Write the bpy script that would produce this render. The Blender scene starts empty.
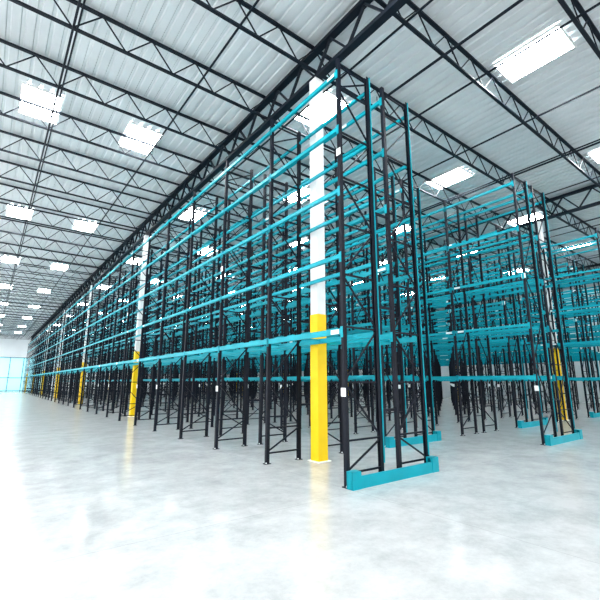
import bpy, math, random
from mathutils import Vector, Matrix
random.seed(4)
S = bpy.context.scene
S.view_settings.view_transform = 'Standard'
try:
    S.view_settings.look = 'Medium High Contrast'
except Exception:
    S.view_settings.look = 'None'
S.view_settings.exposure = 0.03

# ------------------------------------------------------------ materials
def mat(name, col, rough=0.5, metal=0.0, noise=0.0, nscale=5.0, emit=None, es=0.0, spec=0.5):
    m = bpy.data.materials.new(name); m.use_nodes = True
    nt = m.node_tree; b = nt.nodes['Principled BSDF']
    b.inputs['Base Color'].default_value = (*col, 1)
    b.inputs['Roughness'].default_value = rough
    b.inputs['Metallic'].default_value = metal
    b.inputs['Specular IOR Level'].default_value = spec
    if noise > 0:
        tc = nt.nodes.new('ShaderNodeTexCoord'); n = nt.nodes.new('ShaderNodeTexNoise')
        n.inputs['Scale'].default_value = nscale; n.inputs['Detail'].default_value = 6
        r = nt.nodes.new('ShaderNodeValToRGB')
        r.color_ramp.elements[0].position = 0.3; r.color_ramp.elements[1].position = 0.7
        r.color_ramp.elements[0].color = (*[c*(1-noise) for c in col], 1)
        r.color_ramp.elements[1].color = (*[min(1, c*(1+noise)) for c in col], 1)
        nt.links.new(tc.outputs['Object'], n.inputs['Vector'])
        nt.links.new(n.outputs['Fac'], r.inputs['Fac'])
        nt.links.new(r.outputs['Color'], b.inputs['Base Color'])
    if emit:
        b.inputs['Emission Color'].default_value = (*emit, 1)
        b.inputs['Emission Strength'].default_value = es
    return m

M_BLACK = mat('upright_black', (0.005, 0.008, 0.017), 0.5, 0.0, 0.25, 3, spec=0.28)
M_TEAL = mat('beam_teal', (0.0, 0.34, 0.42), 0.4, 0.0, 0.1, 2, spec=0.35)
M_TAG = mat('label_white', (0.85, 0.87, 0.87), 0.5, 0, 0.03)
M_STEEL = mat('joist_steel', (0.012, 0.018, 0.028), 0.5, 0, 0.2, 2, spec=0.3)
M_WHITE = mat('column_white', (0.80, 0.82, 0.82), 0.5, 0, 0.04, 3)
M_YEL = mat('column_yellow', (0.88, 0.60, 0.0), 0.45, 0, 0.05, 3)
M_DECK = mat('roof_deck_white', (0.70, 0.745, 0.765), 0.5, 0, 0.05, 0.6)
M_WALL = mat('wall_panel', (0.76, 0.80, 0.82), 0.6, 0, 0.04, 0.5)
M_SKY = mat('skylight_glow', (0.9, 0.95, 1), 0.4, 0, 0, 1, (0.97, 0.99, 1.0), 42.0)
M_GLASS = mat('window_glow', (0.5, 0.8, 0.85), 0.2, 0, 0, 1, (0.28, 0.72, 0.82), 0.6)
M_FRAME = mat('window_frame', (0.05, 0.22, 0.26), 0.4, 0, 0.05)

# concrete floor
M_FLOOR = bpy.data.materials.new('polished_concrete'); M_FLOOR.use_nodes = True
nt = M_FLOOR.node_tree; b = nt.nodes['Principled BSDF']
tc = nt.nodes.new('ShaderNodeTexCoord')
n1 = nt.nodes.new('ShaderNodeTexNoise'); n1.inputs['Scale'].default_value = 1.2; n1.inputs['Detail'].default_value = 14; n1.inputs['Roughness'].default_value = 0.8
r1 = nt.nodes.new('ShaderNodeValToRGB')
r1.color_ramp.elements[0].position = 0.36; r1.color_ramp.elements[0].color = (0.485, 0.49, 0.49, 1)
r1.color_ramp.elements[1].position = 0.6; r1.color_ramp.elements[1].color = (0.68, 0.685, 0.68, 1)
nt.links.new(tc.outputs['Object'], n1.inputs['Vector']); nt.links.new(n1.outputs['Fac'], r1.inputs['Fac'])
br = nt.nodes.new('ShaderNodeTexBrick'); br.offset = 0
br.inputs['Scale'].default_value = 1.0; br.inputs['Brick Width'].default_value = 5.0; br.inputs['Row Height'].default_value = 5.0
br.inputs['Mortar Size'].default_value = 0.006
br.inputs['Color1'].default_value = (1, 1, 1, 1); br.inputs['Color2'].default_value = (1, 1, 1, 1); br.inputs['Mortar'].default_value = (0.8, 0.8, 0.8, 1)
nt.links.new(tc.outputs['Object'], br.inputs['Vector'])
mx = nt.nodes.new('ShaderNodeMix'); mx.data_type = 'RGBA'; mx.blend_type = 'MULTIPLY'; mx.inputs[0].default_value = 1
nt.links.new(r1.outputs['Color'], mx.inputs[6]); nt.links.new(br.outputs['Color'], mx.inputs[7])
nt.links.new(mx.outputs[2], b.inputs['Base Color'])
mr = nt.nodes.new('ShaderNodeMapRange'); mr.inputs['To Min'].default_value = 0.22; mr.inputs['To Max'].default_value = 0.08
nt.links.new(n1.outputs['Fac'], mr.inputs['Value']); nt.links.new(mr.outputs['Result'], b.inputs['Roughness'])

# ------------------------------------------------------------ mesh builder
class MB:
    def __init__(s): s.v = []; s.f = []; s.m = []
    def box(s, x0, x1, y0, y1, z0, z1, m=0):
        o = len(s.v)
        s.v += [(x0,y0,z0),(x1,y0,z0),(x1,y1,z0),(x0,y1,z0),(x0,y0,z1),(x1,y0,z1),(x1,y1,z1),(x0,y1,z1)]
        s.f += [(o,o+3,o+2,o+1),(o+4,o+5,o+6,o+7),(o,o+1,o+5,o+4),(o+1,o+2,o+6,o+5),(o+2,o+3,o+7,o+6),(o+3,o,o+4,o+7)]
        s.m += [m]*6
    def bar(s, a, b, w, t, m=0, side=(0,1,0)):
        a = Vector(a); b = Vector(b); d = (b-a).normalized(); sd = Vector(side)
        u = sd - d*sd.dot(d); u.normalize(); v = d.cross(u)
        o = len(s.v)
        for p in (a, b):
            for (i, j) in ((-1,-1),(1,-1),(1,1),(-1,1)):
                s.v.append(tuple(p + u*(w/2*i) + v*(t/2*j)))
        s.f += [(o,o+3,o+2,o+1),(o+4,o+5,o+6,o+7),(o,o+1,o+5,o+4),(o+1,o+2,o+6,o+5),(o+2,o+3,o+7,o+6),(o+3,o,o+4,o+7)]
        s.m += [m]*6
    def prism(s, poly, z0, z1, m=0):
        o = len(s.v); n = len(poly)
        s.v += [(x,y,z0) for x,y in poly] + [(x,y,z1) for x,y in poly]
        s.f.append(tuple(o+n-1-i for i in range(n))); s.f.append(tuple(o+n+i for i in range(n)))
        for i in range(n):
            j = (i+1) % n
            s.f.append((o+i, o+j, o+n+j, o+n+i))
        s.m += [m]*(n+2)
    def mesh(s, name, mats):
        me = bpy.data.meshes.new(name); me.from_pydata(s.v, [], s.f)
        for mm in mats: me.materials.append(mm)
        me.polygons.foreach_set('material_index', s.m); me.update()
        return me
def obj(name, me, loc=(0,0,0)):
    o = bpy.data.objects.new(name, me); o.location = loc
    S.collection.objects.link(o); return o

# ------------------------------------------------------------ dimensions
XR0, YR0 = 5.03, 5.25         # first row corner
PITCH, BAY, NB = 3.875, 2.5, 32
FD, TOT = 0.95, 2.33          # frame depth, double-row depth
XS = (0.0, TOT-FD)
TOPZ = 8.45
ROOF = 11.0

def c_post(mb, xc, yc, flip, z0, z1, w, d, m=0):
    t = 0.014
    pts = [(-w/2,-d/2),(w/2,-d/2),(w/2,-d/2+t),(-w/2+t,-d/2+t),(-w/2+t,d/2-t),(w/2,d/2-t),(w/2,d/2),(-w/2,d/2)]
    pts = [(xc + (px if not flip else -px), yc+py) for px,py in pts]
    if flip: pts = pts[::-1]
    mb.prism(pts, z0, z1, m)

def rack_mesh(levels, nb, seed, name, front):
    random.seed(seed)
    mb = MB()
    h = 0.04
    pw, pd = (0.08, 0.07) if front else (0.072, 0.06)
    bt = 0.028 if front else 0.022
    for k in range(nb+1):
        y = k*BAY + 0.04
        for fi, fx in enumerate(XS):
            xa, xb = fx+h, fx+FD-h
            for (xc, fl) in ((xa, False), (xb, True)):
                c_post(mb, xc, y, fl, 0.012, TOPZ, pw, pd)
                mb.box(xc-0.07, xc+0.07, y-0.06, y+0.06, 0.0, 0.014, 0)
                if k < 3:
                    for bx, by in ((-0.055,-0.048),(0.055,0.048)):
                        mb.box(xc+bx-0.01, xc+bx+0.01, y+by-0.01, y+by+0.01, 0.014, 0.04, 2)
            zs = [0.22, 0.75, 1.75, 2.75, 3.75, 4.75, 5.75, 6.75, 7.75, 8.3]
            if not front: zs = [0.22, 0.9, 2.3, 3.7, 5.1, 6.5, 7.7, 8.3]
            for z in zs: mb.bar((xa, y, z), (xb, y, z), bt, bt+0.004, 0)
            for i in range(len(zs)-1):
                a, c = (xa, xb) if (i+fi) % 2 == 0 else (xb, xa)
                mb.bar((a, y, zs[i]+0.03), (c, y, zs[i+1]-0.03), bt, bt, 0)
        for z in ((1.2, 3.2, 5.2, 7.2) if front else (1.2, 5.2)):
            mb.box(FD-0.01, TOT-FD+0.01, y-0.02, y+0.02, z, z+0.05, 0)
    for k in range(nb):
        y0, y1 = k*BAY+0.075, (k+1)*BAY+0.005
        for li, z in enumerate(levels):
            bh = 0.11 if li == 0 else 0.085
            for fx in XS:
                for s, x in ((-1, fx+0.02), (1, fx+FD-0.02)):
                    mb.box(x-0.02, x+0.02, y0, y1, z-bh, z, 1)
                    xi = x - s*0.028
                    mb.box(xi-0.010, xi+0.010, y0, y1, z-bh, z-0.04, 1)
                    xo = x + s*0.024
                    for ye in (y0-0.055, y1-0.01):
                        mb.box(xo-0.005, xo+0.005, ye, ye+0.065, z-0.17, z+0.03, 1)
                    if random.random() < 0.18:
                        yt = y0 + random.choice((0.05, 1.1, 2.1))
                        xt = xo - 0.001*s
                        mb.box(xt-0.004, xt+0.004, yt, yt+0.22, z-bh+0.01, z-0.015, 2)
            if li == 0 and front:
                for fx in XS:
                    for yy in (0.8, 1.65):
                        mb.box(fx+0.05, fx+FD-0.05, y0+yy, y0+yy+0.035, z-0.05, z-0.015, 1)
    for k in range(nb+1):
        y = k*BAY
        for z in (1.5, 4.9, 6.2):
            if random.random() < 0.3:
                mb.box(-0.008, 0.0, y-0.02, y+0.10, z, z+0.15, 2)
    for x in (FD-0.005, TOT-0.03):
        mb.box(x, x+0.02, -0.015, 0.005, 0.3, TOPZ, 1)
    return mb.mesh(name, [M_BLACK, M_TEAL, M_TAG])

A = rack_mesh([2.72, 4.15, 5.5, 6.85, 8.15], NB, 1, 'rack_mesh_front', True)
Bm = rack_mesh([1.95, 3.5, 5.05, 6.6, 8.15], NB, 2, 'rack_mesh_even', False)
Cm = rack_mesh([1.95, 3.5, 5.05, 6.6, 8.15], NB-1, 3, 'rack_mesh_odd', False)

# end guard
g = MB()
e = 0.04; yf = -0.17
g.box(-e, TOT+e, yf, yf+0.03, 0, 0.2)
g.box(-e, TOT+e, yf, -0.035, 0.0, 0.02)
for x in (-e, TOT+e-0.03):
    g.box(x, x+0.03, yf, -0.03, 0, 0.27)
for x0, x1 in ((-e, 0.16), (TOT-0.16, TOT+e)):
    g.box(x0, x1, yf-0.012, yf+0.035, 0, 0.28)
    g.box(x0, x1, -0.06, -0.03, 0, 0.27)
    g.box(x0, x1, yf, -0.03, 0.265, 0.28)
for x in (0.55, 1.16, 1.78):
    g.box(x-0.01, x+0.01, yf+0.03, -0.05, 0.02, 0.15)
G = g.mesh('guard_mesh', [M_TEAL])
NR = 9
for i in range(NR):
    odd = i % 2 == 1
    x = XR0 + i*PITCH; y = YR0 + (BAY if odd else 0)
    obj('pallet_rack', A if i == 0 else (Cm if odd else Bm), (x, y, 0))
    obj('rack_end_guard', G, (x, y, 0))

# ------------------------------------------------------------ columns
c = MB()
w = 0.13; zc = 9.9
c.box(-w, w, -w, -w+0.02, 0.02, zc, 0); c.box(-w, w, w-0.02, w, 0.02, zc, 0)
c.box(-w, -w+0.02, -w+0.02, w-0.02, 0.02, zc, 0); c.box(w-0.02, w, -w+0.02, w-0.02, 0.02, zc, 0)
q = 0.138
c.box(-q, q, -q, -q+0.008, 0.02, 3.35, 1); c.box(-q, q, q-0.008, q, 0.02, 3.35, 1)
c.box(-q, -q+0.008, -q+0.008, q-0.008, 0.02, 3.35, 1); c.box(q-0.008, q, -q+0.008, q-0.008, 0.02, 3.35, 1)
c.box(-0.19, 0.19, -0.19, 0.19, 0, 0.02, 0)
c.box(-0.16, 0.16, -0.16, 0.16, zc-0.02, zc, 2)
C = c.mesh('column_mesh', [M_WHITE, M_YEL, M_STEEL])
XC = [XR0+TOT/2 + 15.5*k for k in range(-1, 3)]
X0, X1, Y0, Y1 = -16, 42, -14, 100
for k, X in enumerate(XC):
    for j in range(-1, 7):
        Y = 7.35 + 15*j + (0.62 if k >= 2 else 0)
        if Y < 98 and X < X1-1: obj('steel_column', C, (X, Y, 0))

# ------------------------------------------------------------ room shell
f = MB(); f.box(X0-8, X1, Y0-8, Y1, -0.2, 0)
obj('floor', f.mesh('floor', [M_FLOOR]))
d = MB()
x = X0-2
prof = []
while x < X1:
    prof += [(x, ROOF), (x+0.19, ROOF), (x+0.215, ROOF+0.045), (x+0.285, ROOF+0.045)]
    x += 0.31
o = len(d.v)
for (px, pz) in prof: d.v += [(px, Y0-2, pz), (px, Y1, pz)]
for i in range(len(prof)-1):
    d.f.append((o+2*i, o+2*i+1, o+2*i+3, o+2*i+2)); d.m.append(0)
d.box(X0-2, X1, Y0-2, Y1, ROOF+0.08, ROOF+0.2, 0)
obj('ceiling', d.mesh('ceiling', [M_DECK]))

wl = MB(); wl.box(X1, X1+0.3, Y0, Y1+0.3, 0, ROOF+0.1); obj('wall_right', wl.mesh('wall_right', [M_WALL]))
wl = MB(); wl.box(X0-2, X1, Y1, Y1+0.3, 0, ROOF+0.1); obj('wall_far', wl.mesh('wall_far', [M_WALL]))
wn = MB()
wx0, wx1, wh = -8.0, 10.0, 6.6
wn.box(wx0, wx1, Y1-0.06, Y1-0.02, 0.0, wh, 0)
xx = wx0
while xx <= wx1+0.01:
    wn.box(xx-0.06, xx+0.06, Y1-0.16, Y1-0.06, 0, wh, 1); xx += 2.25
for z in (0.06, 2.6, wh): wn.box(wx0, wx1, Y1-0.15, Y1-0.06, z-0.06, z+0.06, 1)
obj('window_1', wn.mesh('window_1', [M_GLASS, M_FRAME]))

# ------------------------------------------------------------ roof steel
JB, JT = 10.15, 10.93
j = MB()
j.box(X0-2, X1-0.05, -0.05, 0.05, JT-0.05, JT, 0)
j.box(X0-2, X1-0.05, -0.045, 0.045, JB, JB+0.045, 0)
xx = X0-2; i = 0
while xx < X1-0.7:
    a, bb = (JB+0.03, JT-0.04) if i % 2 == 0 else (JT-0.04, JB+0.03)
    j.bar((xx, 0, a), (xx+0.62, 0, bb), 0.028, 0.028, 0); xx += 0.62; i += 1
J = j.mesh('joist_mesh', [M_STEEL])
Y = 7.35 - 2.5*8
while Y < Y1-1:
    obj('roof_joist', J, (0, Y, 0)); Y += 2.5
gd = MB()
GB, GT = 9.9, 10.9
gd.box(-0.10, 0.10, Y0-2, Y1-0.1, GB, GB+0.11); gd.box(-0.10, 0.10, Y0-2, Y1-0.1, GT-0.11, GT)
yy = 7.35-22.5
while yy < Y1-1.4:
    gd.bar((0, yy, GB+0.1), (0, yy+0.625, GT-0.1), 0.07, 0.055, 0, (1,0,0))
    gd.bar((0, yy+1.25, GB+0.1), (0, yy+0.625, GT-0.1), 0.07, 0.055, 0, (1,0,0))
    yy += 1.25
GM = gd.mesh('girder_mesh', [M_STEEL])
for X in XC:
    if X < X1: obj('roof_girder', GM, (X, 0, 0))
bd = MB()
X = -14.8
while X < X1-1:
    bd.bar((X, Y0-2, JB+0.03), (X, Y1-0.1, JB+0.03), 0.04, 0.04, 0, (1,0,0))
    X += 3.1
obj('joist_bridging', bd.mesh('joist_bridging', [M_STEEL]))
sp = MB()
for X in (0.6, 8.3, 16.0, 23.8, 31.5):
    sp.bar((X, Y0, 9.98), (X, Y1-0.5, 9.98), 0.05, 0.05, 0, (1,0,0))
    Y = Y0+1.0
    while Y < 60:
        sp.bar((X, Y, 9.86), (X, Y, 9.98), 0.03, 0.03, 0, (1,0,0))
        sp.bar((X, Y, 9.98), (X, Y, 10.2), 0.015, 0.015, 0, (1,0,0)); Y += 2.5
obj('sprinkler_pipes', sp.mesh('sprinkler_pipes', [M_STEEL]))

# ------------------------------------------------------------ skylights
sk = MB()
sk.box(-0.55, 0.55, -0.85, 0.85, ROOF-0.045, ROOF-0.03, 0)
for a in ((-0.6,-0.55,-0.9,0.9),(0.55,0.6,-0.9,0.9),(-0.55,0.55,-0.9,-0.85),(-0.55,0.55,0.85,0.9)):
    sk.box(*a, ROOF-0.07, ROOF-0.002, 1)
SK = sk.mesh('skylight_mesh', [M_SKY, M_WHITE])
for a in range(-2, 5):
    for bq in range(-1, 9):
        X, Y = 3.6+7.75*a, 14.85+11.1*bq
        if X < X1-2 and Y < Y1-2: obj('skylight', SK, (X, Y, 0))
        X, Y = 3.6+7.75*a-3.3, 14.85+11.1*bq
        if a != 0: Y += 5.55  # staggered skylights are extras, added to brighten the aisles
        if X < X1-2 and Y < Y1-2: obj('skylight', SK, (X, Y, 0))

# ------------------------------------------------------------ light
W = bpy.data.worlds.new('world'); S.world = W; W.use_nodes = True
bg = W.node_tree.nodes['Background']
bg.inputs['Color'].default_value = (0.98, 0.99, 1.0, 1); bg.inputs['Strength'].default_value = 2.5

# ------------------------------------------------------------ camera
cam = bpy.data.cameras.new('camera'); co = bpy.data.objects.new('camera', cam)
S.collection.objects.link(co); S.camera = co
cam.sensor_width = 36; cam.lens = 24.0; cam.clip_end = 500
yaw = math.radians(37.5); pitch = math.radians(11.6)
co.location = (0, 0, 1.75)
co.rotation_euler = (math.pi/2 + pitch, 0, -yaw)
